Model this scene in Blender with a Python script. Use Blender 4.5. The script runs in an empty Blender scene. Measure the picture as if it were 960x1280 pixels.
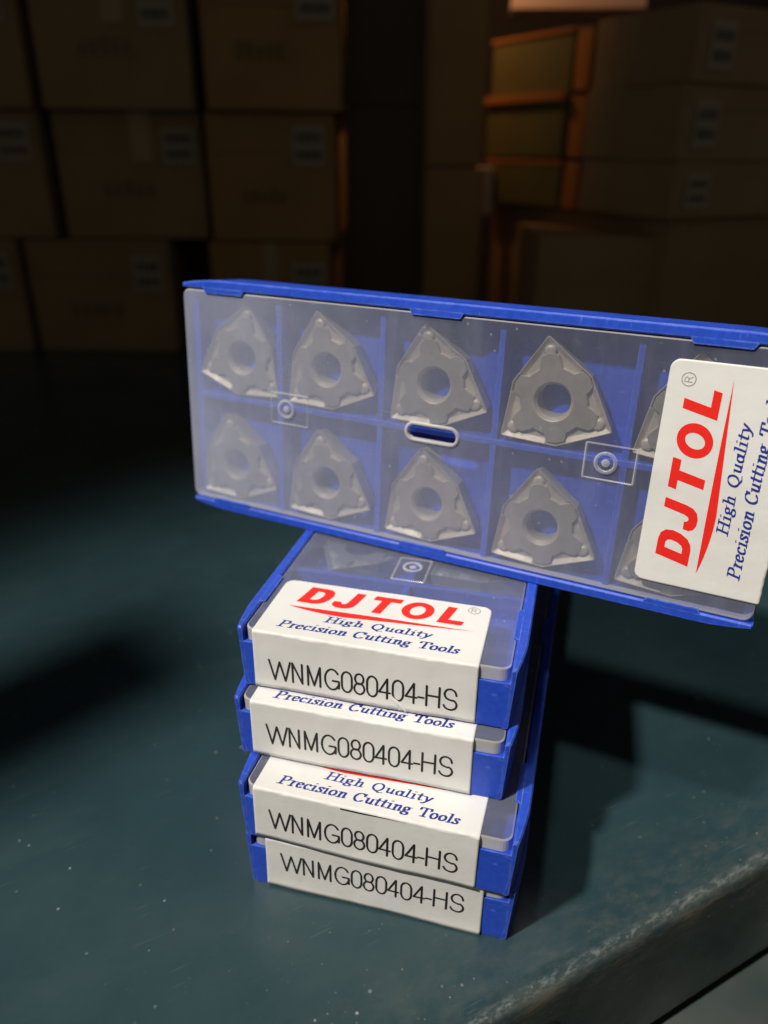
import bpy, bmesh, math, random
from mathutils import Matrix, Vector
random.seed(7)
MM = 0.001
rad = math.radians
scene = bpy.context.scene
COL = scene.collection

# ------------------------------------------------------------------ camera
CAMP = (24.976, -94.236, 127.684)
YAW, PITCH, ROLL, FPX = rad(-14.28), rad(25.384), rad(0.568), 963.09
cam_d = bpy.data.cameras.new('camera')
cam = bpy.data.objects.new('camera', cam_d)
COL.objects.link(cam)
fw = Vector((math.sin(YAW) * math.cos(PITCH), math.cos(YAW) * math.cos(PITCH), -math.sin(PITCH)))
rt = Vector((math.cos(YAW), -math.sin(YAW), 0))
up = rt.cross(fw)
r2 = rt * math.cos(ROLL) + up * math.sin(ROLL)
u2 = up * math.cos(ROLL) - rt * math.sin(ROLL)
m = Matrix((r2, u2, -fw)).transposed().to_4x4()
m.translation = Vector(CAMP) * MM
cam.matrix_world = m
cam_d.sensor_fit = 'HORIZONTAL'
cam_d.sensor_width = 36.0
cam_d.lens = FPX * 36.0 / 960.0
cam_d.clip_start = 0.005
cam_d.clip_end = 50
cam_d.dof.use_dof = True
cam_d.dof.focus_distance = 0.133
cam_d.dof.aperture_fstop = 16.0
scene.camera = cam
scene.render.resolution_x, scene.render.resolution_y = 768, 1024

# ------------------------------------------------------------------ world, lamps, exposure
world = bpy.data.worlds.new('World')
scene.world = world
world.use_nodes = True
bg = world.node_tree.nodes['Background']
bg.inputs[0].default_value = (1.0, 0.87, 0.69, 1)
bg.inputs[1].default_value = 0.048

def lamp(name, kind, loc, target, energy, color, **kw):
    d = bpy.data.lights.new(name, kind)
    d.energy = energy
    d.color = color
    for k, v in kw.items():
        setattr(d, k, v)
    o = bpy.data.objects.new(name, d)
    COL.objects.link(o)
    o.location = Vector(loc) * MM
    o.rotation_euler = (Vector(target) - Vector(loc)).to_track_quat('-Z', 'Y').to_euler()
    return o

# work lamp, above and left of the photographer
LD = Vector((-0.506, -0.618, 1.0)).normalized()
LT = Vector((0, 10, 40))
lamp('work_lamp', 'SPOT', LT + LD * 900, LT, 38.0, (1.0, 0.94, 0.85), spot_size=rad(27), spot_blend=0.8, shadow_soft_size=0.028)
# second lamp of the same row, higher up and dimmer
lamp('far_work_lamp', 'SPOT', (-98, -172, 800), (62, 100, 0), 9.0, (1.0, 0.94, 0.85), spot_size=rad(20), spot_blend=1.0, shadow_soft_size=0.03)

scene.view_settings.view_transform = 'Standard'
scene.view_settings.look = 'None'
scene.view_settings.exposure = 0.0
scene.view_settings.gamma = 1.0
scene.render.engine = 'CYCLES'
scene.cycles.use_denoising = True
scene.cycles.max_bounces = 10
scene.cycles.transparent_max_bounces = 24
scene.cycles.sample_clamp_indirect = 4.0

# ------------------------------------------------------------------ material helpers
MATS = {}
def nodes(name):
    mt = bpy.data.materials.new(name)
    mt.use_nodes = True
    nt = mt.node_tree
    return mt, nt, nt.nodes['Principled BSDF']
def N(nt, t, **kw):
    n = nt.nodes.new(t)
    for k, v in kw.items():
        if k.startswith('i_'):
            n.inputs[int(k[2:])].default_value = v
        else:
            setattr(n, k, v)
    return n
def L(nt, a, b):
    nt.links.new(a, b)
def ramp(nt, fac, stops):
    r = nt.nodes.new('ShaderNodeValToRGB')
    el = r.color_ramp.elements
    while len(el) > 1:
        el.remove(el[-1])
    el[0].position, c = stops[0]
    el[0].color = c if len(c) == 4 else (*c, 1)
    for pos, c in stops[1:]:
        e = el.new(pos)
        e.color = c if len(c) == 4 else (*c, 1)
    L(nt, fac, r.inputs[0])
    return r.outputs[0]
def mix(nt, fac, a, b):
    n = N(nt, 'ShaderNodeMix', data_type='RGBA')
    if isinstance(fac, float): n.inputs[0].default_value = fac
    else: L(nt, fac, n.inputs[0])
    for s, v in ((6, a), (7, b)):
        if isinstance(v, tuple): n.inputs[s].default_value = (*v[:3], 1)
        else: L(nt, v, n.inputs[s])
    return n.outputs[2]
def noise(nt, scale, detail=3.0, rough=0.55, vec=None, obj=True):
    n = N(nt, 'ShaderNodeTexNoise')
    n.inputs['Scale'].default_value = scale
    n.inputs['Detail'].default_value = detail
    n.inputs['Roughness'].default_value = rough
    if vec is None:
        tc = N(nt, 'ShaderNodeTexCoord')
        vec = tc.outputs['Object']
    L(nt, vec, n.inputs['Vector'])
    return n.outputs[0]
def coords(nt, scale=(1, 1, 1), rot=(0, 0, 0)):
    tc = N(nt, 'ShaderNodeTexCoord')
    mp = N(nt, 'ShaderNodeMapping')
    mp.inputs['Scale'].default_value = scale
    mp.inputs['Rotation'].default_value = rot
    L(nt, tc.outputs['Object'], mp.inputs[0])
    return mp.outputs[0]
def bump(nt, h, strength, dist, p):
    b = N(nt, 'ShaderNodeBump')
    b.inputs['Strength'].default_value = strength
    b.inputs['Distance'].default_value = dist
    L(nt, h, b.inputs['Height'])
    L(nt, b.outputs[0], p.inputs['Normal'])
def math_(nt, op, a, b=None):
    n = N(nt, 'ShaderNodeMath', operation=op)
    for i, v in ((0, a), (1, b)):
        if v is None: continue
        if isinstance(v, (int, float)): n.inputs[i].default_value = v
        else: L(nt, v, n.inputs[i])
    return n.outputs[0]

def mat_blue():
    mt, nt, p = nodes('blue_plastic')
    n1 = noise(nt, 900, 4)
    base = ramp(nt, n1, [(0.35, (0.017, 0.068, 0.52)), (0.7, (0.024, 0.09, 0.62))])
    sc = noise(nt, 1.0, 2, 0.6, coords(nt, (260, 2600, 900), (0.3, 0.2, 0.5)))
    f = ramp(nt, sc, [(0.66, (0, 0, 0)), (0.74, (0.5, 0.5, 0.5))])
    base = mix(nt, f, base, (0.16, 0.24, 0.62))
    bv = N(nt, 'ShaderNodeBevel', samples=4)
    bv.inputs[0].default_value = 0.00045
    ge = N(nt, 'ShaderNodeNewGeometry')
    dt = N(nt, 'ShaderNodeVectorMath', operation='DOT_PRODUCT')
    L(nt, bv.outputs[0], dt.inputs[0])
    L(nt, ge.outputs['Normal'], dt.inputs[1])
    ed = ramp(nt, dt.outputs['Value'], [(0.80, (1, 1, 1)), (0.98, (0, 0, 0))])
    ew = math_(nt, 'MULTIPLY', ed, ramp(nt, noise(nt, 420, 5, 0.7), [(0.40, (0.10,) * 3), (0.64, (0.85,) * 3)]))
    base = mix(nt, ew, base, (0.30, 0.40, 0.78))
    L(nt, base, p.inputs['Base Color'])
    L(nt, ramp(nt, noise(nt, 120, 5, 0.65), [(0.3, (0.30,) * 3), (0.7, (0.55,) * 3)]), p.inputs['Roughness'])
    p.inputs['Roughness'].default_value = 0.42
    p.inputs['Specular IOR Level'].default_value = 0.45
    p.inputs['Subsurface Weight'].default_value = 0.08
    p.inputs['Subsurface Radius'].default_value = (0.0004, 0.0006, 0.002)
    p.inputs['Subsurface Scale'].default_value = 1.0
    bump(nt, noise(nt, 1600, 3), 0.12, 0.0001, p)
    return mt
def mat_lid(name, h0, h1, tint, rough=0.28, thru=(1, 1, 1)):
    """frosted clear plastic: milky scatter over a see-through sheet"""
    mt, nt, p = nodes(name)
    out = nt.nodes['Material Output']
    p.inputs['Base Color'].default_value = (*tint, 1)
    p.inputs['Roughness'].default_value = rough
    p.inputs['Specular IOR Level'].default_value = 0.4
    tr = N(nt, 'ShaderNodeBsdfTransparent')
    tr.inputs[0].default_value = (*thru, 1)
    lw = N(nt, 'ShaderNodeLayerWeight')
    lw.inputs[0].default_value = 0.5
    sm = noise(nt, 45, 4, 0.6)
    mr = N(nt, 'ShaderNodeMapRange')
    mr.inputs[1].default_value, mr.inputs[2].default_value = 0.05, 0.32
    mr.inputs[3].default_value, mr.inputs[4].default_value = h0, h1
    L(nt, lw.outputs['Facing'], mr.inputs[0])
    f = math_(nt, 'MULTIPLY', mr.outputs[0], math_(nt, 'ADD', math_(nt, 'MULTIPLY', sm, 0.9), 0.55))
    scr = noise(nt, 1.0, 2, 0.6, coords(nt, (3000, 300, 300), (0, 0, 0.6)))
    f = math_(nt, 'ADD', f, math_(nt, 'MULTIPLY', ramp(nt, scr, [(0.68, (0, 0, 0)), (0.76, (1, 1, 1))]), 0.10))
    vo = N(nt, 'ShaderNodeTexVoronoi')
    vo.inputs['Scale'].default_value = 700
    L(nt, N(nt, 'ShaderNodeTexCoord').outputs['Object'], vo.inputs['Vector'])
    sc_ = N(nt, 'ShaderNodeSeparateColor')
    L(nt, vo.outputs['Color'], sc_.inputs[0])
    dust = math_(nt, 'MULTIPLY', ramp(nt, vo.outputs['Distance'], [(0.08, (1, 1, 1)), (0.2, (0, 0, 0))]), math_(nt, 'GREATER_THAN', sc_.outputs[0], 0.95))
    f = math_(nt, 'ADD', f, math_(nt, 'MULTIPLY', dust, 0.22))
    wp = noise(nt, 1.0, 4, 0.6, coords(nt, (60, 260, 100), (0, 0, 0.35)))
    f = math_(nt, 'ADD', f, math_(nt, 'MULTIPLY', ramp(nt, wp, [(0.5, (0, 0, 0)), (0.75, (1, 1, 1))]), 0.05))
    ms = N(nt, 'ShaderNodeMixShader')
    L(nt, f, ms.inputs[0])
    L(nt, tr.outputs[0], ms.inputs[1])
    L(nt, p.outputs[0], ms.inputs[2])
    L(nt, ms.outputs[0], out.inputs[0])
    return mt
def mat_paper():
    mt, nt, p = nodes('label_paper')
    n1 = noise(nt, 60, 4)
    L(nt, ramp(nt, n1, [(0.3, (0.74, 0.735, 0.715)), (0.7, (0.80, 0.795, 0.78))]), p.inputs['Base Color'])
    p.inputs['Roughness'].default_value = 0.5
    p.inputs['Specular IOR Level'].default_value = 0.3
    bump(nt, noise(nt, 160, 5, 0.6), 0.5, 0.00025, p)
    return mt
def mat_flat(name, col, rough=0.5, spec=0.3, metal=0.0):
    mt, nt, p = nodes(name)
    n1 = noise(nt, 1200, 3)
    L(nt, mix(nt, ramp(nt, n1, [(0.3, (0, 0, 0)), (0.8, (0.22, 0.22, 0.22))]), col, tuple(min(1, c * 1.5 + .02) for c in col)), p.inputs['Base Color'])
    p.inputs['Roughness'].default_value = rough
    p.inputs['Specular IOR Level'].default_value = spec
    p.inputs['Metallic'].default_value = metal
    return mt
def mat_insert(name, ca, cb, rough):
    mt, nt, p = nodes(name)
    tc = N(nt, 'ShaderNodeTexCoord').outputs['Object']
    oi = N(nt, 'ShaderNodeObjectInfo')
    ad = N(nt, 'ShaderNodeVectorMath', operation='ADD')
    L(nt, tc, ad.inputs[0])
    L(nt, oi.outputs['Location'], ad.inputs[1])
    n1 = noise(nt, 260, 6, 0.7, ad.outputs[0])
    L(nt, ramp(nt, n1, [(0.3, ca), (0.7, cb)]), p.inputs['Base Color'])
    p.inputs['Metallic'].default_value = 0.3
    L(nt, ramp(nt, noise(nt, 500, 5, 0.7, ad.outputs[0]), [(0.3, (rough - .1,) * 3), (0.7, (rough + .1,) * 3)]), p.inputs['Roughness'])
    bump(nt, noise(nt, 5000, 2), 0.2, 0.00005, p)
    return mt
def mat_bench():
    mt, nt, p = nodes('green_enamel')
    tc = N(nt, 'ShaderNodeTexCoord').outputs['Object']
    sep = N(nt, 'ShaderNodeSeparateXYZ')
    L(nt, tc, sep.inputs[0])
    big = noise(nt, 14, 5, 0.6)
    base = ramp(nt, big, [(0.3, (0.020, 0.046, 0.057)), (0.55, (0.027, 0.060, 0.072)), (0.75, (0.040, 0.076, 0.086))])
    # rubbed grey haze, in patches and long wipes
    wipe = noise(nt, 1.0, 5, 0.65, coords(nt, (25, 70, 40), (0, 0, 0.5)))
    base = mix(nt, ramp(nt, wipe, [(0.52, (0, 0, 0)), (0.85, (0.3, 0.3, 0.3))]), base, (0.08, 0.115, 0.115))
    # dusty wear along the folded front edge (y = distance in from the fold)
    wear_n = noise(nt, 1.0, 6, 0.7, coords(nt, (160, 320, 320)))
    band = N(nt, 'ShaderNodeMapRange')
    band.inputs[1].default_value, band.inputs[2].default_value = 0.020, 0.0
    L(nt, sep.outputs[1], band.inputs[0])
    wf = math_(nt, 'MULTIPLY', band.outputs[0], ramp(nt, wear_n, [(0.42, (0, 0, 0)), (0.75, (1, 1, 1))]))
    base = mix(nt, math_(nt, 'MULTIPLY', wf, 0.28), base, (0.22, 0.20, 0.15))
    # brown dirt caked under the fold, on the apron
    zb = N(nt, 'ShaderNodeMapRange')
    zb.inputs[1].default_value, zb.inputs[2].default_value = -0.014, -0.004
    L(nt, sep.outputs[2], zb.inputs[0])
    zt = N(nt, 'ShaderNodeMapRange')
    zt.inputs[1].default_value, zt.inputs[2].default_value = -0.0012, -0.004
    L(nt, sep.outputs[2], zt.inputs[0])
    dirt = noise(nt, 1.0, 7, 0.75, coords(nt, (110, 500, 420)))
    df = math_(nt, 'MULTIPLY', math_(nt, 'MULTIPLY', zb.outputs[0], zt.outputs[0]), ramp(nt, dirt, [(0.45, (0, 0, 0)), (0.68, (1, 1, 1))]))
    base = mix(nt, math_(nt, 'MULTIPLY', df, 0.7), base, (0.30, 0.25, 0.16))
    # pale rubbed metal, with the fold's highlight painted into the crest colour
    cr = N(nt, 'ShaderNodeMapRange')
    cr.inputs[1].default_value, cr.inputs[2].default_value = 0.0025, 0.0014
    L(nt, sep.outputs[1], cr.inputs[0])
    cz = N(nt, 'ShaderNodeMapRange')
    cz.inputs[1].default_value, cz.inputs[2].default_value = -0.0023, -0.0012
    L(nt, sep.outputs[2], cz.inputs[0])
    cn = noise(nt, 1.0, 6, 0.75, coords(nt, (420, 1100, 1100)))
    cf = math_(nt, 'MULTIPLY', math_(nt, 'MULTIPLY', cr.outputs[0], cz.outputs[0]), ramp(nt, cn, [(0.46, (0.12,) * 3), (0.60, (1, 1, 1))]))
    base = mix(nt, math_(nt, 'MULTIPLY', cf, 0.55), base, (0.34, 0.36, 0.34))
    # short scratches
    def scr(ang, sx, sy, k):
        n_ = noise(nt, 1.0, 1, 0.4, coords(nt, (sx, sy, 30), (0, 0, ang)))
        line = ramp(nt, n_, [(0.73, (0, 0, 0)), (0.76, (1, 1, 1))])
        return math_(nt, 'MULTIPLY', math_(nt, 'MULTIPLY', line, ramp(nt, noise(nt, 70, 2), [(0.5, (0, 0, 0)), (0.6, (1, 1, 1))])), k)
    for ang, sx, sy, k in ((0.95, 60, 2600, .2), (-1.1, 90, 2600, .22), (2.3, 120, 2200, .2)):
        base = mix(nt, scr(ang, sx, sy, k), base, (0.22, 0.24, 0.23))
    # specks of dust and chips
    clus = ramp(nt, noise(nt, 30, 3, 0.6), [(0.42, (0.08,) * 3), (0.62, (1, 1, 1))])
    def specks(scale, lo, hi, dens, colr, base, mask=None):
        v = N(nt, 'ShaderNodeTexVoronoi')
        v.inputs['Scale'].default_value = scale
        L(nt, tc, v.inputs['Vector'])
        d = ramp(nt, v.outputs['Distance'], [(lo, (1, 1, 1)), (hi, (0, 0, 0))])
        s = N(nt, 'ShaderNodeSeparateColor')
        L(nt, v.outputs['Color'], s.inputs[0])
        sel = math_(nt, 'GREATER_THAN', s.outputs[0], dens)
        amt = math_(nt, 'MULTIPLY', math_(nt, 'MULTIPLY', d, sel), s.outputs[1])
        amt = math_(nt, 'MULTIPLY', amt, clus)
        if mask is not None: amt = math_(nt, 'MULTIPLY', amt, mask)
        return mix(nt, amt, base, colr)
    base = specks(620, 0.10, 0.22, 0.965, (0.45, 0.44, 0.40), base)
    base = specks(330, 0.07, 0.14, 0.965, (0.40, 0.39, 0.35), base)
    wide = N(nt, 'ShaderNodeMapRange')
    wide.inputs[1].default_value, wide.inputs[2].default_value = 0.045, 0.004
    L(nt, sep.outputs[1], wide.inputs[0])
    base = specks(1100, 0.10, 0.24, 0.88, (0.36, 0.33, 0.26), base, wide.outputs[0])
    base = specks(520, 0.07, 0.16, 0.93, (0.42, 0.40, 0.34), base, wide.outputs[0])
    base = specks(160, 0.035, 0.07, 0.90, (0.50, 0.45, 0.36), base)
    L(nt, base, p.inputs['Base Color'])
    rn = noise(nt, 40, 4, 0.6)
    L(nt, ramp(nt, rn, [(0.3, (0.17,) * 3), (0.7, (0.36,) * 3)]), p.inputs['Roughness'])
    p.inputs['Specular IOR Level'].default_value = 0.5
    bump(nt, noise(nt, 260, 4, 0.6), 0.10, 0.0004, p)
    return mt
def mat_card(name, a, b):
    mt, nt, p = nodes(name)
    L(nt, ramp(nt, noise(nt, 25, 4), [(0.3, a), (0.7, b)]), p.inputs['Base Color'])
    p.inputs['Roughness'].default_value = 0.8
    bump(nt, noise(nt, 1.0, 2, 0.5, coords(nt, (30, 30, 900))), 0.2, 0.0003, p)
    return mt

M = dict(
    blue=mat_blue(),
    lid=mat_lid('frosted_lid', 0.12, 0.50, (0.58, 0.63, 0.85)),  # blue bounce from the tray is put into the haze tint
    lid_clean=mat_lid('clear_lid', 0.07, 0.19, (0.55, 0.61, 0.82), 0.2, (0.58, 0.62, 0.74)),  # tray's blue bounce in the tint; see-through colour darkened to dim the contents
    lid_edge=mat_lid('frosted_lid_edge', 0.38, 0.6, (0.72, 0.71, 0.70), 0.30),
    pad=mat_lid('clear_gate_mark', 0.22, 0.4, (0.75, 0.76, 0.80), 0.10),
    paper=mat_paper(),
    red=mat_flat('red_ink', (0.85, 0.022, 0.015)),
    navy=mat_flat('blue_ink', (0.018, 0.035, 0.26)),
    black=mat_flat('black_ink', (0.02, 0.018, 0.018)),
    grey_ink=mat_flat('grey_ink', (0.22, 0.22, 0.22)),
    insert=mat_insert('coated_carbide', (0.40, 0.365, 0.30), (0.52, 0.475, 0.395), 0.50),
    insert_land=mat_insert('coated_carbide_ground', (0.27, 0.25, 0.21), (0.36, 0.335, 0.285), 0.42),
    bench=mat_bench(),
    rail=mat_card('dusty_rail_paint', (0.020, 0.038, 0.040), (0.075, 0.085, 0.078)),
    hole=mat_flat('bolt_hole_black', (0.006, 0.006, 0.006), 0.7),
    card=mat_card('tan_cardboard', (0.30, 0.20, 0.10), (0.36, 0.25, 0.13)),
    card2=mat_card('brown_cardboard', (0.34, 0.20, 0.075), (0.42, 0.25, 0.10)),
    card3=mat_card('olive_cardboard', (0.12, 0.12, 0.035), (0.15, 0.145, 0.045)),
    card4=mat_card('shade_dark_cardboard', (0.08, 0.055, 0.04), (0.10, 0.07, 0.05)),
    orange=mat_card('orange_cardboard', (0.40, 0.15, 0.025), (0.48, 0.19, 0.04)),
    sticker=mat_flat('grey_sticker', (0.36, 0.31, 0.24), 0.7),
    tape=mat_flat('brown_tape', (0.40, 0.29, 0.15), 0.3, 0.5),
    faded=mat_flat('faded_print', (0.21, 0.155, 0.09), 0.8),
    stprint=mat_flat('sticker_print', (0.13, 0.11, 0.09), 0.7),
    pale=mat_flat('pale_packet', (0.75, 0.62, 0.56), 0.7),
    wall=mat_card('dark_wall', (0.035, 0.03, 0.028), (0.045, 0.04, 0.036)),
)

# ------------------------------------------------------------------ mesh helpers (all coordinates in millimetres)
def mesh_obj(name, bm, mat, parent=None, smooth=False, mats=None):
    me = bpy.data.meshes.new(name)
    for v in bm.verts:
        v.co *= MM
    bm.to_mesh(me)
    bm.free()
    for mm in (mats or [mat]):
        me.materials.append(M[mm])
    if smooth:
        for pl in me.polygons:
            pl.use_smooth = True
    o = bpy.data.objects.new(name, me)
    COL.objects.link(o)
    if parent: o.parent = parent
    return o
def empty(name, mw):
    o = bpy.data.objects.new(name, None)
    COL.objects.link(o)
    o.empty_display_size = 0.005
    o.matrix_world = mw
    return o
def tag(o, label=None, cat=None, group=None, kind=None):
    for k, v in (('label', label), ('category', cat), ('group', group), ('kind', kind)):
        if v: o[k] = v
    return o
def box(bm, x0, x1, y0, y1, z0, z1, bev=0.0, seg=2):
    r = bmesh.ops.create_cube(bm, size=1)
    vs = r['verts']
    for v in vs:
        v.co = Vector(((x0 + x1) / 2 + v.co.x * (x1 - x0), (y0 + y1) / 2 + v.co.y * (y1 - y0), (z0 + z1) / 2 + v.co.z * (z1 - z0)))
    if bev:
        es = list({e for v in vs for e in v.link_edges})
        bmesh.ops.bevel(bm, geom=es, offset=bev, segments=seg, affect='EDGES', profile=0.6)
def loft(bm, secs, closed=True, caps=True):
    rings = [[bm.verts.new(p) for p in s] for s in secs]
    n = len(rings[0])
    for a, b in zip(rings[:-1], rings[1:]):
        for i in range(n if closed else n - 1):
            j = (i + 1) % n
            bm.faces.new((a[i], a[j], b[j], b[i]))
    if caps and closed:
        bm.faces.new(rings[0][::-1])
        bm.faces.new(rings[-1])
    return rings
def fill(bm, loops, fn, cut=False):
    """flat polygon with holes: loops of 2-D points, mapped to 3-D by fn"""
    es = []
    for lp in loops:
        vs = [bm.verts.new((x, y, 0)) for x, y in lp]
        es += [bm.edges.new((vs[i], vs[(i + 1) % len(vs)])) for i in range(len(vs))]
    r = bmesh.ops.triangle_fill(bm, use_beauty=True, use_dissolve=False, edges=es)
    for ax_, lo_, hi_ in ((0, 0, 45), (1, -20, 20)):
        if not cut: break
        for q in range(lo_, hi_):
            c_, n_ = [0, 0, 0], [0, 0, 0]
            c_[ax_], n_[ax_] = q, 1
            bmesh.ops.bisect_plane(bm, geom=bm.verts[:] + bm.edges[:] + bm.faces[:], plane_co=c_, plane_no=n_, dist=1e-5)
    allv = set(bm.verts) if cut else {v for e in es for v in e.verts}
    for f in r['geom']:
        if isinstance(f, bmesh.types.BMFace) and f.normal.z < 0:
            f.normal_flip()
    for v in allv:
        v.co = Vector(fn(v.co.x, v.co.y))
def arc(cx, cy, rx, ry, a0, a1, n=14):
    return [(cx + rx * math.cos(rad(a0 + (a1 - a0) * i / n)), cy + ry * math.sin(rad(a0 + (a1 - a0) * i / n))) for i in range(n + 1)]
def rrect(x0, x1, y0, y1, r, n=6):
    return (arc(x1 - r, y0 + r, r, r, -90, 0, n) + arc(x1 - r, y1 - r, r, r, 0, 90, n) + arc(x0 + r, y1 - r, r, r, 90, 180, n) + arc(x0 + r, y0 + r, r, r, 180, 270, n))
def hull(pts):
    pts = sorted(set((round(x, 5), round(y, 5)) for x, y in pts))
    def half(ps):
        h = []
        for p in ps:
            while len(h) > 1 and (h[-1][0] - h[-2][0]) * (p[1] - h[-2][1]) - (h[-1][1] - h[-2][1]) * (p[0] - h[-2][0]) <= 1e-9: h.pop()
            h.append(p)
        return h
    a, b = half(pts), half(pts[::-1])
    return a[:-1] + b[:-1]

# ------------------------------------------------------------------ lettering (pen-stroke glyphs)
A = arc
SERIF = {  # width, strokes; cap height 1, x-height .66
 'H': (.98, [[(.20, 0), (.20, 1)], [(.74, 0), (.74, 1)], [(.2, .52), (.74, .52)], [(.05, 0), (.35, 0)], [(.59, 0), (.89, 0)], [(.05, 1), (.35, 1)], [(.59, 1), (.89, 1)]]),
 'i': (.42, [[(.19, .02), (.19, .64)], [(.05, .62), (.19, .63)], [(.08, 0), (.32, .02)], [(.17, .92), (.21, .92)]]),
 'g': (.64, A(.27, .45, .17, .19, 0, 360, 14) and [A(.27, .45, .17, .19, 0, 360, 14), [(.42, .58), (.56, .62)], [(.16, .28), (.12, .18), (.22, .10), (.42, .06), (.5, -.06)], A(.27, -.10, .22, .17, 20, -340, 16)]),
 'h': (.70, [[(.19, 0), (.19, 1)], [(.06, 1), (.19, 1)], [(.19, .42), (.30, .60), (.42, .65), (.51, .56), (.51, 0)], [(.07, 0), (.3, 0)], [(.41, 0), (.63, .02)]]),
 'Q': (1.0, [A(.46, .5, .34, .49, 0, 360, 22), [(.36, .03), (.5, -.06), (.68, -.2), (.9, -.14)]]),
 'u': (.70, [[(.05, .62), (.17, .64), (.17, .18), (.24, .04), (.36, .05), (.5, .22)], [(.5, .64), (.5, .02), (.64, .04)]]),
 'a': (.66, [A(.28, .31, .19, .30, 0, 360, 16), [(.49, .64), (.48, .05), (.62, .05)]]),
 'l': (.40, [[(.18, .02), (.18, 1)], [(.05, 1), (.18, 1)], [(.07, 0), (.32, .02)]]),
 't': (.46, [[(.20, .88), (.18, .14), (.25, .02), (.38, .07)], [(.03, .64), (.38, .64)]]),
 'y': (.62, [[(.04, .64), (.16, .62), (.28, .08)], [(.54, .64), (.42, .30), (.24, -.06), (.10, -.27), (.0, -.22)]]),
 'P': (.84, [[(.22, 0), (.22, 1)], [(.07, 1), (.5, 1), (.66, .93), (.70, .76), (.64, .57), (.48, .49), (.22, .49)], [(.06, 0), (.42, 0)]]),
 'r': (.52, [[(.19, 0), (.19, .64)], [(.06, .63), (.19, .64)], [(.19, .38), (.30, .58), (.45, .60)], [(.07, 0), (.32, 0)]]),
 'e': (.58, [A(.28, .32, .20, .32, 20, 325, 18), [(.09, .33), (.30, .35), (.47, .42)]]),
 'c': (.56, [A(.29, .32, .21, .32, 50, 320, 18), [(.41, .54), (.44, .50)]]),
 's': (.50, [[(.42, .50), (.38, .62), (.24, .65), (.12, .57), (.15, .44), (.30, .32), (.40, .20), (.34, .05), (.2, .0), (.08, .04), (.05, .16)]]),
 'o': (.64, [A(.30, .32, .22, .32, 0, 360, 18)]),
 'n': (.72, [[(.19, 0), (.19, .64)], [(.06, .63), (.19, .64)], [(.19, .40), (.31, .60), (.43, .65), (.52, .56), (.52, .02), (.65, .04)], [(.07, 0), (.3, 0)]]),
 'C': (.92, [A(.48, .5, .36, .50, 42, 322, 22), [(.77, .98), (.75, .70)]]),
 'T': (.88, [[(.44, 0), (.44, 1)], [(.06, .98), (.82, .98)], [(.06, .98), (.05, .74)], [(.82, .98), (.83, .74)], [(.26, 0), (.62, 0)]]),
}
SANS = {  # unit box glyphs: x 0..1 over their width, cap height 1
 'W': [[(0, 1), (.25, 0), (.5, .95), (.75, 0), (1, 1)]],
 'N': [[(0, 0), (0, 1), (1, 0), (1, 1)]],
 'M': [[(0, 0), (0, 1), (.5, .03), (1, 1), (1, 0)]],
 'G': [A(.52, .5, .52, .52, 38, 340, 24) + [(1.0, .44)], [(.55, .44), (1.0, .44), (1.0, .08)]],
 '0': [A(.5, .68, .5, .34, 0, 180, 12) + A(.5, .32, .5, .34, 180, 360, 12) + [(1, .68)]],
 '8': [A(.5, .76, .42, .26, 0, 360, 18), A(.5, .26, .5, .28, 0, 360, 18)],
 '4': [[(.78, 0), (.78, 1.0), (0, .30), (1.05, .30)]],
 '-': [[(0, .36), (1, .36)]],
 'H': [[(0, 0), (0, 1)], [(1, 0), (1, 1)], [(0, .53), (1, .53)]],
 'S': [[(.95, .74)] + A(.5, .75, .44, .27, 15, 240, 14) + [(.62, .46)] + A(.5, .25, .5, .27, 60, -165, 14)],
}
CODE = [('W', 2.98, 6.97), ('N', 7.4, 9.2), ('M', 10.32, 12.6), ('G', 13.53, 16.1), ('0', 16.66, 18.5), ('8', 18.95, 20.8), ('0', 21.3, 23.15), ('4', 23.5, 25.35),
        ('0', 25.95, 27.8), ('4', 28.25, 30.1), ('-', 30.5, 31.45), ('H', 31.95, 34.2), ('S', 34.95, 37.25)]
def sweep(bm, path, nib, fn, k):
    for p, q in zip(path[:-1], path[1:]):
        h = hull([(a[0] + n[0], a[1] + n[1]) for a in (p, q) for n in nib])
        if len(h) < 3: continue
        k[0] += 1
        z = 0.012 + 0.0012 * (k[0] % 25)
        bm.faces.new([bm.verts.new(fn(x, y, z)) for x, y in h])
def serif_word(bm, word, a0, a1, base, cap, fn, k):
    tot = sum(SERIF[c][0] for c in word)
    sx = (a1 - a0) / tot
    nx = 0.105 * cap
    nib = [(-nx, -.055 * cap), (nx, -.02 * cap), (nx, .055 * cap), (-nx, .02 * cap)]
    pen = 0.0
    for c in word:
        w, st = SERIF[c]
        for path in st:
            sweep(bm, [(a0 + (pen + x) * sx + y * cap * .26, base + y * cap) for x, y in path], nib, fn, k)
        pen += w
def code_text(bm, base, cap, fn, k, wt):
    nib = [(wt * math.cos(t), wt * math.sin(t)) for t in [i * math.pi / 4 for i in range(8)]]
    for c, x0, x1 in CODE:
        for path in SANS[c]:
            sweep(bm, [(x0 + x * (x1 - x0), base + y * cap) for x, y in path], nib, fn, k)
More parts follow.
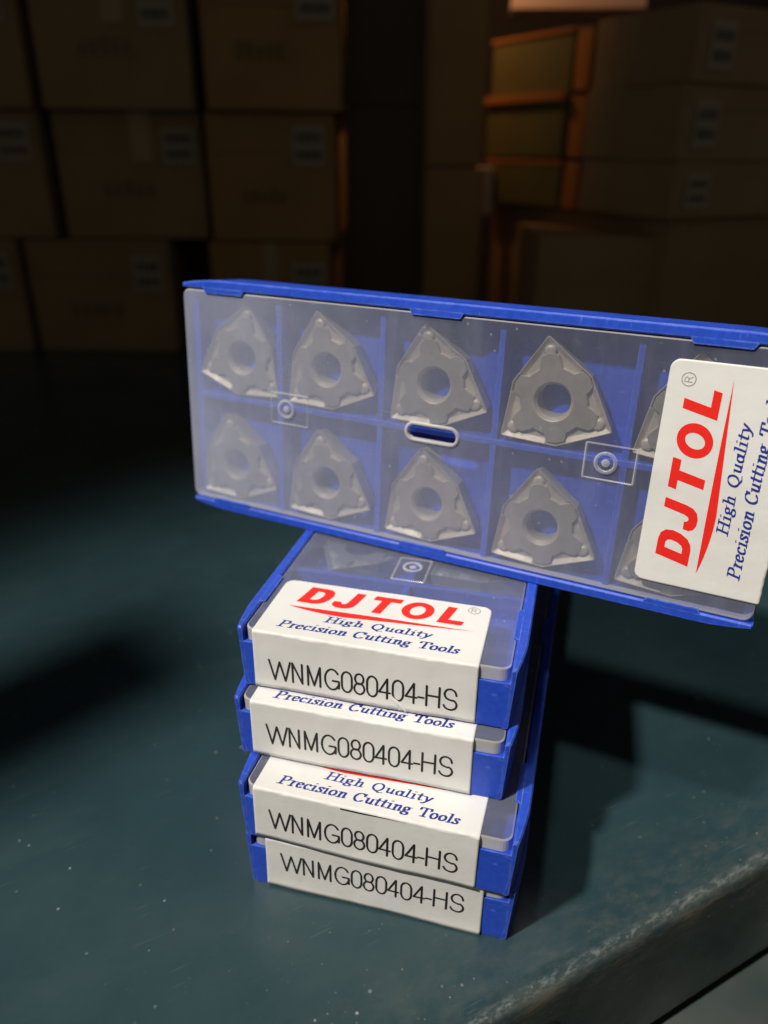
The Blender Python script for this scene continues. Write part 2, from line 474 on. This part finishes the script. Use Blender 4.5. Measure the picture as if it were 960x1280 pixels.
LOGO = [
 [[(4.37, 8.6), (5.72, 14.33), (8.7, 14.3), (9.9, 14.05), (10.6, 13.3), (10.72, 12.1), (10.3, 10.7), (9.5, 9.45), (8.5, 8.8), (7.5, 8.6)],
  [(6.55, 9.97), (7.28, 13.0), (8.25, 13.0), (8.75, 12.7), (8.85, 12.1), (8.6, 11.1), (8.1, 10.3), (7.5, 9.99)]],
 [[(14.85, 14.3), (16.61, 14.3), (15.75, 10.65), (15.3, 9.5), (14.5, 8.75), (13.4, 8.45), (12.2, 8.5), (11.4, 8.9), (11.05, 9.6), (11.25, 10.55), (12.65, 10.62), (12.75, 10.15), (13.1, 9.92), (13.55, 10.05), (13.95, 10.7)]],
 [[(18.6, 14.3), (23.96, 14.3), (23.66, 12.9), (21.75, 12.9), (20.72, 8.55), (18.95, 8.55), (19.98, 12.9), (18.27, 12.9)]],
 [[(27.25 + x + .12 * y, 11.4 + y) for x, y in arc(0, 0, 3.0, 2.93, 0, 360, 40)[:-1]], [(27.22 + x + .2 * y, 11.36 + y) for x, y in arc(0, 0, 1.36, 1.62, 0, 360, 30)[:-1]]],
 [[(32.53, 14.27), (34.29, 14.27), (33.2, 9.95), (36.14, 9.95), (35.8, 8.6), (31.16, 8.6)]],
]
SWOOSH = [(3.45, 7.0), (5.5, 6.3), (8.9, 5.8), (12, 5.6), (16, 5.7), (20.2, 5.95), (26, 6.3), (31.5, 6.65), (38.3, 7.33), (31.4, 7.36), (21.4, 7.28), (14, 7.2), (8, 7.1)]

# ------------------------------------------------------------------ insert box
W_, H_, LEN = 52.0, 12.53, 122.3
DRAFT, CH, CLEN = 0.7, 1.0, 7.0
LIDZ = 12.2
def wall_section(y, xo, side, zt, zin=3.0):
    """closed section of a long wall at depth y; xo = inset of the outer face"""
    t = 2.0
    b = 0.28
    pts = [(xo + DRAFT, 0.25), (xo + DRAFT + .3, 0.0), (t + .8, 0.0), (t + .05, 3), (max(t, xo + .9), zt - b), (max(t, xo + .9) - b, zt), (xo + b, zt), (xo, zt - b)]
    if side > 0: pts = [(W_ - x, z) for x, z in pts][::-1]
    return [(x, y, z) for x, z in pts]
DIV_Y = [26.3, 50.9, 75.2, 99.3]
TABS = [(9.1, 18.5), (58.4, 68.4), (106.8, 116.3)]
def build_tray(root):
    bm = bmesh.new()
    for side in (-1, 1):
        ys = [(0.0, CH + .15, H_ - .35), (.3, CH - .02, H_), (3.0, CH * .52, H_), (CLEN, 0.08, H_), (CLEN + 3, 0, H_), (LEN - CLEN - 3, 0, H_), (LEN - CLEN, .08, H_), (LEN - 3, CH * .52, H_), (LEN - .3, CH - .02, H_), (LEN, CH + .15, H_ - .35)]
        loft(bm, [wall_section(y, xo, side, zt) for y, xo, zt in ys])
    for y0, y1 in ((0.02, 1.8), (LEN - 1.8, LEN - .02)):
        box(bm, CH + .9, W_ - CH - .9, y0, y1, 0.02, 9.5, .22)
    box(bm, 1.6, W_ - 1.6, 1.0, LEN - 1.0, .6, 5.4, 0)
    bmesh.ops.recalc_face_normals(bm, faces=bm.faces)
    mesh_obj('tray', bm, 'blue', root)
    for y in DIV_Y:
        bm = bmesh.new()
        box(bm, 1.9, W_ - 1.9, y - .6, y + .6, 2.4, 10.3, .2)
        mesh_obj('divider', bm, 'blue', root)
    bm = bmesh.new()
    box(bm, 26.6 - .6, 26.6 + .6, 1.5, LEN - 1.5, 2.4, 10.35, .2)
    mesh_obj('divider', bm, 'blue', root)
    for y0, y1 in TABS:
        for side in (0, 1):
            bm = bmesh.new()
            x0, x1 = (1.6, 2.75) if side == 0 else (W_ - 2.75, W_ - 1.6)
            loft(bm, [[(x0 if side == 0 else x1, y0 - .5, z), (x0 if side == 0 else x1, y1 + .5, z), (x1 if side == 0 else x0, y1 - .2, z), (x1 if side == 0 else x0, y0 + .2, z)] for z in (LIDZ + .05, H_ + .06)])
            bmesh.ops.recalc_face_normals(bm, faces=bm.faces)
            mesh_obj('clip_tab', bm, 'blue', root)
    for x in (6.2, W_ - 6.2):
        for y in (1.2, LEN - 2.4):
            bm = bmesh.new()
            box(bm, x - 1.1, x + 1.1, y, y + 1.2, -.28, .4, .1)
            mesh_obj('stacking_foot', bm, 'blue', root)
def build_lid(root, lm):
    x0, x1, y0, y1 = 2.25, W_ - 2.25, .35, LEN + .1
    bm = bmesh.new()
    slot = [(x, y) for x, y in rrect(26.7 - 1.4, 26.7 + 1.4, 57.8, 68.0, 1.35, 6)]
    outer = rrect(x0 + .25, x1 - .25, y0 + .25, y1 - .25, 1.6)
    o2 = rrect(x0, x1, y0, y1, 1.8)
    loft(bm, [[(x, y, LIDZ) for x, y in slot], [(x, y, LIDZ) for x, y in outer]], caps=False)
    # the lid turns down over both ends
    secs = [[(x, y, LIDZ) for x, y in outer], [(x, y, LIDZ - .25) for x, y in o2], [(x, y, 9.62 if (y < y0 + 1.81 or y > y1 - 1.81) else LIDZ - 1.3) for x, y in o2]]
    nf = len(bm.faces)
    loft(bm, secs, caps=False)
    loft(bm, [[(x, y, LIDZ - .9) for x, y in slot], [(x, y, LIDZ) for x, y in slot]], caps=False)
    bm.faces.ensure_lookup_table()
    for f in bm.faces[nf:]: f.material_index = 1
    bmesh.ops.remove_doubles(bm, verts=bm.verts, dist=1e-4)
    bmesh.ops.recalc_face_normals(bm, faces=bm.faces)
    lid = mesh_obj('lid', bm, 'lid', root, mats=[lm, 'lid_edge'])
    # raised lip round the slot
    bm = bmesh.new()
    a = rrect(26.7 - 2.05, 26.7 + 2.05, 57.1, 68.7, 2.0, 8)
    b = rrect(26.7 - 1.42, 26.7 + 1.42, 57.75, 68.05, 1.38, 8)
    loft(bm, [[(x, y, LIDZ + .02) for x, y in a], [(26.7 + (x - 26.7) * .93, 62.9 + (y - 62.9) * .985, LIDZ + .28) for x, y in a], [(x, y, LIDZ + .28) for x, y in b], [(x, y, LIDZ - .4) for x, y in b]], caps=False)
    mesh_obj('slot_lip', bm, 'lid_edge', lid, True)
    for yc, sgn in ((29.2, -1), (96.3, -1)):
        bm = bmesh.new()
        ys = sorted((yc + 4.0, yc + sgn * 5.4))
        o = rrect(26.8 - 3.5, 26.8 + 3.5, ys[0], ys[1], .3, 2)
        i = rrect(26.8 - 3.25, 26.8 + 3.25, ys[0] + .25, ys[1] - .25, .25, 2)
        i2 = rrect(26.8 - 3.05, 26.8 + 3.05, ys[0] + .45, ys[1] - .45, .2, 2)
        loft(bm, [[(x, y, LIDZ + .01) for x, y in o], [(x, y, LIDZ + .2) for x, y in i], [(x, y, LIDZ + .02) for x, y in i2]], caps=False)
        mesh_obj('gate_pad', bm, 'pad', lid)
        bm = bmesh.new()
        secs = []
        for t in range(9):
            w = math.pi * t / 8
            r = 1.75 + .38 * math.cos(math.pi - w)
            secs.append([(26.8 + r * math.cos(k * math.pi / 16), yc + r * math.sin(k * math.pi / 16), LIDZ + .17 + .3 * math.sin(w)) for k in range(32)])
        loft(bm, secs, caps=False)
        bmesh.ops.recalc_face_normals(bm, faces=bm.faces)
        mesh_obj('gate_ring', bm, 'pad', lid, True)
        bm = bmesh.new()
        bmesh.ops.create_uvsphere(bm, u_segments=16, v_segments=8, radius=1)
        for v in bm.verts: v.co = Vector((26.8 + v.co.x * .75, yc + v.co.y * .75, LIDZ + .17 + v.co.z * .3))
        mesh_obj('gate_dot', bm, 'pad', lid, True)
    return lid
def build_label(root, x0, sf, seed, skew=0.0, top=17.3, bottom=None, extras=(), zb=2.3):
    """paper label folded over the lid's end; a = across, s = along (0 at the lowest line of blue print)"""
    zT, r, y0 = LIDZ + .10, .5, -.16
    rnd = random.Random(seed)
    ph = [rnd.uniform(0, 6.28) for _ in range(6)]
    def fn(a, s, h=0.0):
        wob = .05 * math.sin(a * .33 + ph[0]) * math.sin(s * .4 + ph[1]) + .03 * math.sin(a * .9 + ph[2])
        s2 = s - skew * (a - 20)
        a2 = x0 + a + skew * (s + 4)
        al = r * math.pi / 2
        sfa = sf
        crk = .05 * math.sin(a * 1.1 + ph[4]) * math.sin(a * .37) + .04 * math.sin(a * 2.9 + ph[5]) * math.sin(a * .7 + ph[3])
        if s2 >= sfa:
            pad = 0.0
            yy = y0 + r + (s2 - sfa)
            # the sheet rides up over the gate pad
            dx = max(0.0, 1 - abs(a2 - 26.8) / 8.0); dy = max(0.0, 1 - max(0.0, 23.0 - yy) / 7.5)
            pad = .30 * dx * dx * (3 - 2 * dx) * dy
            return (a2, yy, zT + h + max(0, wob) * .5 + pad)
        if s2 > sfa - al:
            f = (sfa - s2) / r
            rr = r + h + crk * math.sin(2 * f)
            return (a2, y0 + r - rr * math.sin(f), zT - r + rr * math.cos(f))
        d = sfa - s2 - al
        curl = .12 * max(0, (d - 8.5) / 3) ** 2 * (1 + math.sin(a * .2 + ph[4]))
        return (a2, y0 - h - max(0, wob) - curl, zT - r - d)
    if bottom is None:
        bottom = sf - r * math.pi / 2 - (zT - r) + .3
    wd = 40.6
    bm = bmesh.new()
    na = 120
    ss = [bottom + (sf - 2.3 - bottom) * i / 12 for i in range(12)] + [sf - 2.3 + 2.5 * i / 25 for i in range(25)] + [sf + .2 + (top - sf - .2) * i / 16 for i in range(17)]
    def edge(s):
        d = top - s
        return 1.7 - math.sqrt(max(0, 1.7 ** 2 - (1.7 - d) ** 2)) if d < 1.7 else 0.0
    grid = []
    extra = [top - .05, top - .2, top - .45, top - .9]
    ss = sorted(set(round(s, 4) for s in ss + extra))
    for s in ss:
        e = edge(s)
        grid.append([bm.verts.new(fn(e + (wd - 2 * e) * i / na, s)) for i in range(na + 1)])
    for i in range(len(grid) - 1):
        for j in range(na):
            bm.faces.new((grid[i][j], grid[i][j + 1], grid[i + 1][j + 1], grid[i + 1][j]))
    lab = mesh_obj('label', bm, 'paper', root, True)
    sol = lab.modifiers.new('thickness', 'SOLIDIFY')
    sol.thickness = .06 * MM
    sol.offset = -1
    k = [0]
    for loops in LOGO:
        bm = bmesh.new()
        fill(bm, loops, lambda x, y: fn(x, y, .025), True)
        mesh_obj('logo_letter', bm, 'red', lab)
    bm = bmesh.new()
    up_, lo = [], []
    for i in range(41):
        a = 3.45 + (38.3 - 3.45) * i / 40
        t = (a - 3.45) / (38.3 - 3.45)
        lo.append((a, 7.0 + .33 * t - 1.45 * math.sin(min(1, t / .32) * math.pi / 2) ** .85 * (1 - max(0, (t - .32) / .68)) if t > 0 else 7.0))
        up_.append((a, 7.0 + .33 * t + .1 * math.sin(t * math.pi)))
    for i in range(40):
        q = [lo[i], lo[i + 1], up_[i + 1], up_[i]]
        bm.faces.new([bm.verts.new(fn(x, y, .025)) for x, y in q])
    mesh_obj('logo_swoosh', bm, 'red', lab)
    # registered mark
    bm = bmesh.new()
    ring = arc(37.38, 14.1, 1.1, 1.1, 0, 360, 24)
    nib = [(.07 * math.cos(t), .07 * math.sin(t)) for t in [i * math.pi / 3 for i in range(6)]]
    for path in (ring, [(36.95, 13.5), (36.95, 14.7), (37.5, 14.7), (37.75, 14.4), (37.5, 14.1), (36.95, 14.1)], [(37.35, 14.1), (37.8, 13.5)]):
        sweep(bm, path, nib, lambda x, y, z: fn(x, y, z), k)
    mesh_obj('registered_mark', bm, 'grey_ink', lab)
    for words, base, cap in (((('High', 11.45, 18.7), ('Quality', 20.0, 31.2)), 3.33, 1.82), ((('Precision', 3.7, 16.6), ('Cutting', 17.6, 28.2), ('Tools', 29.4, 36.6)), 0, 1.97)):
        for w, a0, a1 in words:
            bm = bmesh.new()
            serif_word(bm, w, a0, a1, base, cap, fn, k)
            mesh_obj('slogan_word', bm, 'navy', lab)
    bm = bmesh.new()
    code_text(bm, sf - r * math.pi / 2 - (zT - r - zb), 4.2, fn, k, .205)
    mesh_obj('part_number', bm, 'black', lab)
    for kind in extras:
        if kind == 'tear':
            bm = bmesh.new()
            pts = [(16.3, sf - .75), (22, sf - .65), (28.6, sf - .6), (22, sf - .9), (16.4, sf - 1.1)]
            fill(bm, [pts], lambda x, y: fn(x, y, .04), True)
            mesh_obj('torn_slit', bm, 'black', lab)
        if kind == 'crease':
            for (a, s), (b, t), wd_ in (((25.3, -11.3), (27.4, -13.9), .45), ((26.1, -11.9), (28.4, -14.1), .3)):
                bm = bmesh.new()
                secs = []
                dx, dy = b - a, t - s
                ln = math.hypot(dx, dy)
                nx, ny = -dy / ln, dx / ln
                for i in range(9):
                    f = i / 8
                    w = wd_ * math.sin(math.pi * min(1, f + .12)) + .02
                    c = (a + dx * f, s + dy * f)
                    secs.append([fn(c[0] + nx * w * q, c[1] + ny * w * q, hh * (f + .15)) for q, hh in ((-1, .0), (-.4, .28), (.1, .42), (.6, .15), (1, .0))])
                loft(bm, secs, closed=False, caps=False)
                mesh_obj('paper_crease', bm, 'paper', lab, True)
    return lab
def insert_box(mw, label, x0, sf, seed, group, skew=0.0, extras=(), top=17.3, zb=2.3, lm='lid_clean'):
    root = empty('insert_box', mw)
    tag(root, label, 'plastic box', group)
    build_tray(root)
    build_lid(root, lm)
    build_label(root, x0, sf, seed, skew, extras=extras, top=top, zb=zb)
    return root

# ------------------------------------------------------------------ cutting inserts
def outline(th):
    """distance from centre to the trigon edge in direction th (tips at 0, 120, 240 degrees)"""
    R, q = 12.0, 8.35
    a = th % (2 * math.pi / 3)
    if a > math.pi / 3: a = 2 * math.pi / 3 - a
    p0, p1 = (R, 0), (q * math.cos(math.pi / 3), q * math.sin(math.pi / 3))
    dx, dy = p1[0] - p0[0], p1[1] - p0[1]
    c, s = math.cos(a), math.sin(a)
    t = (p0[0] * s - p0[1] * c) / (dy * c - dx * s)
    return min(math.hypot(p0[0] + t * dx, p0[1] + t * dy), 11.85)
def star(th):
    c = math.cos(6 * th)
    w = max(-1, min(1, c * 2.2))
    s = 7.0 + .85 * w + .85 * max(0, math.cos(3 * th)) ** 4
    return min(s, outline(th) - .55)
def insert_mesh():
    bm = bmesh.new()
    n, T = 216, 4.5
    def ring(rf, z): return [bm.verts.new((rf(2 * math.pi * i / n) * math.cos(2 * math.pi * i / n), rf(2 * math.pi * i / n) * math.sin(2 * math.pi * i / n), z)) for i in range(n)]
    levels = [ring(lambda t: 3.1, 0.0), ring(lambda t: 3.1, T - .9), ring(lambda t: 3.6, T - .1), ring(lambda t: 3.75, T - .02), ring(lambda t: star(t), T - .02), ring(lambda t: star(t) + .18, T - .8),
              ring(lambda t: max(star(t) + .2, outline(t) * .875), T - .72), ring(lambda t: max(star(t) + .24, outline(t) * .985), T + .02), ring(outline, T), ring(lambda t: outline(t) * .93, .1), ring(lambda t: outline(t) * .93 - .1, 0.0)]
    for lv, (a, b) in enumerate(zip(levels, levels[1:] + levels[:1])):
        for i in range(n):
            j = (i + 1) % n
            f = bm.faces.new((a[i], b[i], b[j], a[j]))
            f.material_index = 1 if lv == 3 else 0
    bmesh.ops.recalc_face_normals(bm, faces=bm.faces)
    return bm
ins_body = None
ins_dot = None
def cutting_insert(boxroot, x, y, z, ang, label, group):
    global ins_body, ins_dot
    mw = boxroot.matrix_world @ Matrix.Translation(Vector((x, y, z)) * MM) @ Matrix.Rotation(rad(ang), 4, 'Z')
    bm = bmesh.new()
    bmesh.ops.create_cone(bm, cap_ends=True, segments=20, radius1=6.0, radius2=5.4, depth=0.6)
    for v in bm.verts: v.co += Vector((x, y, 5.5))
    mesh_obj('insert_seat', bm, 'blue', boxroot)
    root = empty('cutting_insert', mw)
    tag(root, label, 'cutting insert', group)
    if ins_body is None:
        o = mesh_obj('body', insert_mesh(), 'insert', root, mats=['insert', 'insert_land'])
        for pl in o.data.polygons: pl.use_smooth = True
        o.data.set_sharp_from_angle(angle=rad(14))
        ins_body = o.data
        bm = bmesh.new()
        secs = []
        for rr, zz in ((1.2, -.6), (1.15, .1), (.95, .32), (.7, .4), (.35, .42), (.02, .42)):
            secs.append([(rr * math.cos(k * math.pi / 10), rr * math.sin(k * math.pi / 10), zz) for k in range(20)])
        loft(bm, secs, caps=False)
        bmesh.ops.recalc_face_normals(bm, faces=bm.faces)
        d = mesh_obj('corner_dot', bm, 'insert', root, True)
        ins_dot = d.data
        COL.objects.unlink(d)
        bpy.data.objects.remove(d)
    else:
        o = bpy.data.objects.new('body', ins_body)
        COL.objects.link(o)
        o.parent = root
    for k in range(3):
        d = bpy.data.objects.new('corner_dot', ins_dot)
        COL.objects.link(d)
        d.parent = root
        t = k * 2 * math.pi / 3
        d.location = Vector((9.1 * math.cos(t), 9.1 * math.sin(t), 3.98)) * MM
    return root

# ------------------------------------------------------------------ workbench
E_DIR = Vector((0.735, 0.678, 0)).normalized()
E_IN = Vector((-E_DIR.y, E_DIR.x, 0))
bench_m = Matrix((E_DIR, E_IN, Vector((0, 0, 1)))).transposed().to_4x4()
bench_m.translation = (Vector((33.85, -3.53, 0)) + E_IN * -1.2) * MM
bm = bmesh.new()
prof = [(900, 0)] + [(4.2 - 4.2 * math.sin(rad(a)), -4.2 + 4.2 * math.cos(rad(a))) for a in range(0, 91, 10)] + [(0, -33.5), (.4, -34.7), (1.4, -35.1), (14, -35.1), (14, -33.1), (2, -33.1), (2, -4.6), (4.6, -1.8), (900, -1.8)]
nx = 60
def px_(i): return -700 + 1500 * i / nx
loft(bm, [[(px_(i), d, z + .10 * math.sin(i * 1.7) * (d < 10)) for d, z in prof] for i in range(nx + 1)])
bmesh.ops.recalc_face_normals(bm, faces=bm.faces)
bench = mesh_obj('tabletop', bm, 'bench')
bench.matrix_world = bench_m
for pl in bench.data.polygons: pl.use_smooth = True
bench.data.set_sharp_from_angle(angle=rad(35))
tag(bench, 'dark green enamelled metal bench top with worn folded front edge', kind='structure')
bm = bmesh.new()
rp = [(40, -37.5)] + [(-16 + 3 - 3 * math.sin(rad(a)), -40.5 + 3 * math.cos(rad(a))) for a in range(0, 91, 15)] + [(-16, -60), (40, -60)]
loft(bm, [[(px_(i), d, z) for d, z in rp] for i in range(nx + 1)])
bmesh.ops.recalc_face_normals(bm, faces=bm.faces)
rail = mesh_obj('lower_rail', bm, 'rail', bench)
bm = bmesh.new()
bmesh.ops.create_cone(bm, cap_ends=True, segments=24, radius1=3.4, radius2=3.4, depth=1.0)
for v in bm.verts: v.co = Vector((v.co.x, v.co.z, v.co.y))
for v in bm.verts: v.co += Vector((-2.0, .2, -15.0))
mesh_obj('bolt_hole', bm, 'hole', bench)  # flat black disc; the dark of the hole is put into its colour

# ------------------------------------------------------------------ the stack and the standing box
def place(i, x, y, yaw):
    return Matrix.Translation(Vector((x, y, (4 - i) * H_)) * MM) @ Matrix.Rotation(rad(yaw), 4, 'Z') @ Matrix.Translation(Vector((-W_ / 2, 0, 0)) * MM)
G = 'insert boxes in the stack'
b4 = insert_box(place(4, 0, 0, 0), 'bottom box of the stack, blue tray standing on the green bench', 5.0, -1.85, 4, G, skew=.008, zb=4.8)
b3 = insert_box(place(3, -.38, -.7, -.87), 'third box down in the stack, label torn along its fold', 3.9, -1.35, 3, G, skew=.015, zb=3.1, extras=('tear',))
b2 = insert_box(place(2, -3.57, 7.4, .51), 'second box down in the stack, only one line of blue print showing', 4.1, -1.5, 2, G, zb=3.35)
b1 = insert_box(place(1, -3.83, 11.25, .11), 'top box of the stack with its red DJTOL logo lying flat under the standing box', 3.95, -1.95, 1, G, extras=('crease',), top=15.9)
LEAN, UPYAW = rad(3.5), rad(-11.47)
ax = Vector((math.cos(UPYAW), math.sin(UPYAW), 0))
nn = Vector((math.sin(UPYAW), -math.cos(UPYAW), 0))
zz = Vector((0, 0, 1))
nn, zz = nn * math.cos(LEAN) + zz * math.sin(LEAN), zz * math.cos(LEAN) - nn * math.sin(LEAN)
org = Vector((-59.98, 56.51, 4 * H_ + .05)) + ax * LEN - nn * H_
um = Matrix((zz, -ax, nn)).transposed().to_4x4()
um.translation = org * MM
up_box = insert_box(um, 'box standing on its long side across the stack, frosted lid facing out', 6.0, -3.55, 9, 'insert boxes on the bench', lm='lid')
COLS = [('fifth', 16.0), ('fourth', 40.0), ('third', 63.6), ('second', 87.6), ('first', 0)]
TOPA = {'first': (109.0, -9), 'second': (87.9, 11), 'third': (63.9, 11.5), 'fourth': (40.4, 10), 'fifth': (15.6, 6)}
BOTA = {'first': (111.6, 10), 'second': (87.9, 10), 'third': (63.9, 9), 'fourth': (39.9, 9), 'fifth': (15.4, 8)}
for row, dct, xx in (('upper', TOPA, 36.0), ('lower', BOTA, 11.2)):
    for nme, (yy, an) in dct.items():
        where = 'leftmost' if nme == 'first' else (nme + ' from left')
        txt = f'{where} insert in the {row} row of the standing box' if nme != 'fifth' else f'insert mostly hidden behind the label in the {row} row of the standing box'
        cutting_insert(up_box, xx, yy, 5.85, an, txt, 'inserts in the standing box')
for xx, side in ((13.2, 'left'), (39.2, 'right')):
    for yy, nme in ((38.6, 'far'),):
        cutting_insert(b1, xx, yy, 5.85, 12 if side == 'left' else -20, f'insert under the lid of the top stacked box, {side} cell behind the label', 'inserts in the top stacked box')

# ------------------------------------------------------------------ cartons behind, in a frame turned to the camera (r = right, d = away, z = up)
FR = Vector((math.cos(YAW), -math.sin(YAW), 0))
FD = Vector((math.sin(YAW), math.cos(YAW), 0))
ORG = Vector((CAMP[0], CAMP[1], 0))
def frame(r, d, z, rot=0.0):
    mt = Matrix((FR, FD, Vector((0, 0, 1)))).transposed().to_4x4()
    mt.translation = (ORG + FR * r + FD * d + Vector((0, 0, z))) * MM
    return mt @ Matrix.Rotation(rot, 4, 'Z')
def carton(mw, w, dp, h, mat, label, group, sticker=None, seed=0, print_=False):
    root = empty('carton', mw)
    tag(root, label, 'carton', group)
    rnd = random.Random(seed)
    bm = bmesh.new()
    box(bm, 0, w, 0, dp, 0, h, .8)
    for v in bm.verts:
        v.co += Vector((rnd.uniform(-.3, .3), rnd.uniform(-.5, .3), rnd.uniform(-.2, .2)))
    mesh_obj('body', bm, mat, root)
    bm = bmesh.new()   # the tuck flap of the end panel
    box(bm, 3, w - 3, -.55, .1, h * .70, h - 2.0, .2)
    mesh_obj('flap', bm, mat, root)
    if sticker:
        x, z, sw, sh = sticker
        bm = bmesh.new()
        box(bm, x, x + sw, -.95, -.6 if z > h * .7 else -.5, z, z + sh, .05)
        st = mesh_obj('sticker', bm, 'sticker', root)
        for k in range(2):
            bm = bmesh.new()
            zz_ = z + sh * (.58 - .42 * k)
            for q in range(4):
                box(bm, x + sw * (.12 + .2 * q), x + sw * (.26 + .2 * q + .03 * rnd.random()), -1.1, -.97, zz_, zz_ + sh * .24, 0)
            mesh_obj('print_line', bm, 'stprint', st)
    if print_ and rnd.random() < .6:
        bm = bmesh.new()
        x = w * rnd.uniform(.42, .55)
        box(bm, x, x + rnd.uniform(9, 13), -.72, .3, h * rnd.uniform(.55, .66), h + .25, .05)
        mesh_obj('tape', bm, 'tape', root)
    if print_:
        bm = bmesh.new()
        x = w * rnd.uniform(.22, .34); z = h * rnd.uniform(.3, .42)
        for q in range(5):
            box(bm, x + q * w * .075, x + q * w * .075 + w * rnd.uniform(.04, .06), -.75 if z > h * .6 else -.45, -.4 if z > h * .6 else .25, z, z + h * rnd.uniform(.07, .13), 0)
        mesh_obj('print_line', bm, 'faded', root)
    return root
gL = 'cartons stacked at the left behind the bench'
rows = [(0.0, 71.5), (72.5, 73.0), (146.5, 76.0), (223.5, 74.0)]
rname = ['bottom', 'second', 'third', 'top']
xs = {0: [(-331, 92), (-234, 93), (-113.5, 77)], 1: [(-305, 92), (-205, 90), (-110.5, 78)], 2: [(-305, 92), (-206, 90), (-107.5, 80)], 3: [(-300, 92), (-204, 90), (-106, 80)]}
cname = ['left', 'middle', 'right']
for ri, (z0, hh) in enumerate(rows):
    for ci, (r0, ww) in enumerate(xs[ri]):
        dj = [0, 3, -2, 2][ri] + [0, 2, -3][ci]
        carton(frame(r0, 520 + dj, z0, rad(random.uniform(-1.2, 1.2))), ww, 110, hh, 'card' if ci < 2 else 'card2',
               f'dim tan carton in the {cname[ci]} column of the left pile, {rname[ri]} row', gL, (ww - random.uniform(24, 29), hh * random.uniform(.50, .62), random.uniform(19, 23), random.uniform(20, 25)), seed=ri * 10 + ci, print_=True)
carton(frame(-26, 532, 0), 48, 26, 150, 'card4', 'tall carton, coloured dark for shade, filling the gap between the left pile and the brown cartons', gL, None, 51)  # fills the dark gap; its shade is put into the cardboard colour
carton(frame(-26, 532, 150.5), 48, 26, 130, 'card4', 'upper carton, coloured dark for shade, filling the gap between the left pile and the brown cartons', gL, None, 52)
gM = 'narrow brown cartons behind the standing box'
carton(frame(24.5, 520, 0), 35, 15, 115.5, 'card2', 'lower narrow brown carton standing right of the dark gap', gM, None, 61)
carton(frame(24.5, 520, 117.5), 33, 15, 170, 'card2', 'upper narrow brown carton standing right of the dark gap', gM, None, 62)  # its unseen upper part is made tall to block the aisle lamp
gR = 'flat cartons stacked at the right behind the bench'
TH = rad(29)
ud = Vector((-math.sin(TH), math.cos(TH), 0))
hs = [(94.5, 27.5), (122.5, 34.5), (157.5, 33.0)]
nm = ['lowest', 'middle', 'highest']
for k, (z0, hh) in enumerate(hs):
    dx = [0, -1.0, .6][k]
    carton(frame(147 + dx, 430, z0, TH), 95, 70, hh, 'card', f'flat carton with a printed sticker at the right edge, {nm[k]} of its pile', gR, (9, hh * .18, 17, hh * .62), 70 + k)
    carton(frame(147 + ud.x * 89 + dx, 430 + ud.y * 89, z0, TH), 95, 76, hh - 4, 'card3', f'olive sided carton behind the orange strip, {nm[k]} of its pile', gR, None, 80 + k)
    carton(frame(147 + ud.x * 73.5 + 1.0 * math.cos(TH), 430 + ud.y * 73.5 + 1.0 * math.sin(TH), z0, TH), 60, 13, hh - 2, 'orange', f'slim orange carton wedged between the flat cartons, {nm[k]} of its pile', gR, None, 90 + k)
    bm = bmesh.new()
    box(bm, [-.6, -2.6, -1.2][k], 90, 0, 78, 0, [2.6, 4.6, 2.2][k], .4)
    sh = mesh_obj('card_sheet', bm, 'orange')
    sh.matrix_world = frame(147 + ud.x * 88 + dx, 430 + ud.y * 88, z0 + hh - [3.6, 4.2, 3.4][k], TH)
    tag(sh, f'orange card sheet lying on an olive carton, {nm[k]} of its pile', 'card sheet', gR)
carton(frame(84, 446, 0), 67, 80, 84, 'card', 'tan carton low in the background right of the dark gap', 'base cartons at the right', None, 101)
carton(frame(152, 438, 0, TH), 100, 160, 93.5, 'card', 'large carton at the right edge carrying the flat cartons', 'base cartons at the right', None, 102)
bm = bmesh.new()
box(bm, 0, 11, 0, 6, 0, 30, 1.5)
for v in bm.verts: v.co.x += .12 * v.co.z * (v.co.z < 14)
pk = mesh_obj('paper_packet', bm, 'pale')
pk.matrix_world = frame(60.5, 560, 86, .2)
tag(pk, 'small pale packet beside the narrow brown carton', 'packet')
bm = bmesh.new()
box(bm, 0, 90, 0, 30, 0, 8, .8)
pk = mesh_obj('shelf_board', bm, 'pale')
pk.matrix_world = frame(84, 625, 213.5, rad(-6))
tag(pk, 'pale pinkish board edge at the top of the background', 'board')
carton(Matrix.Translation(Vector((-220.6, -151.8, 0)) * MM) @ Matrix.Rotation(rad(-30.3), 4, 'Z'), 31, 40, 297, 'card', 'tall slim carton added out of view to cast the soft shadow left of the stack', 'added shadow casters', None, 120)  # unseen, added only to throw the soft shadow beside the stack
# back wall
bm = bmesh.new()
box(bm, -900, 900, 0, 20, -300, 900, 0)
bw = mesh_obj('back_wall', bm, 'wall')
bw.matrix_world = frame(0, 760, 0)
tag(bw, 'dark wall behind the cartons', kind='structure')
# a warm lamp burning behind the narrow cartons
lamp('aisle_lamp', 'POINT', ORG + FR * 12 + FD * 570 + Vector((0, 0, 262)), ORG, 0.25, (1.0, 0.48, 0.20), shadow_soft_size=0.008)
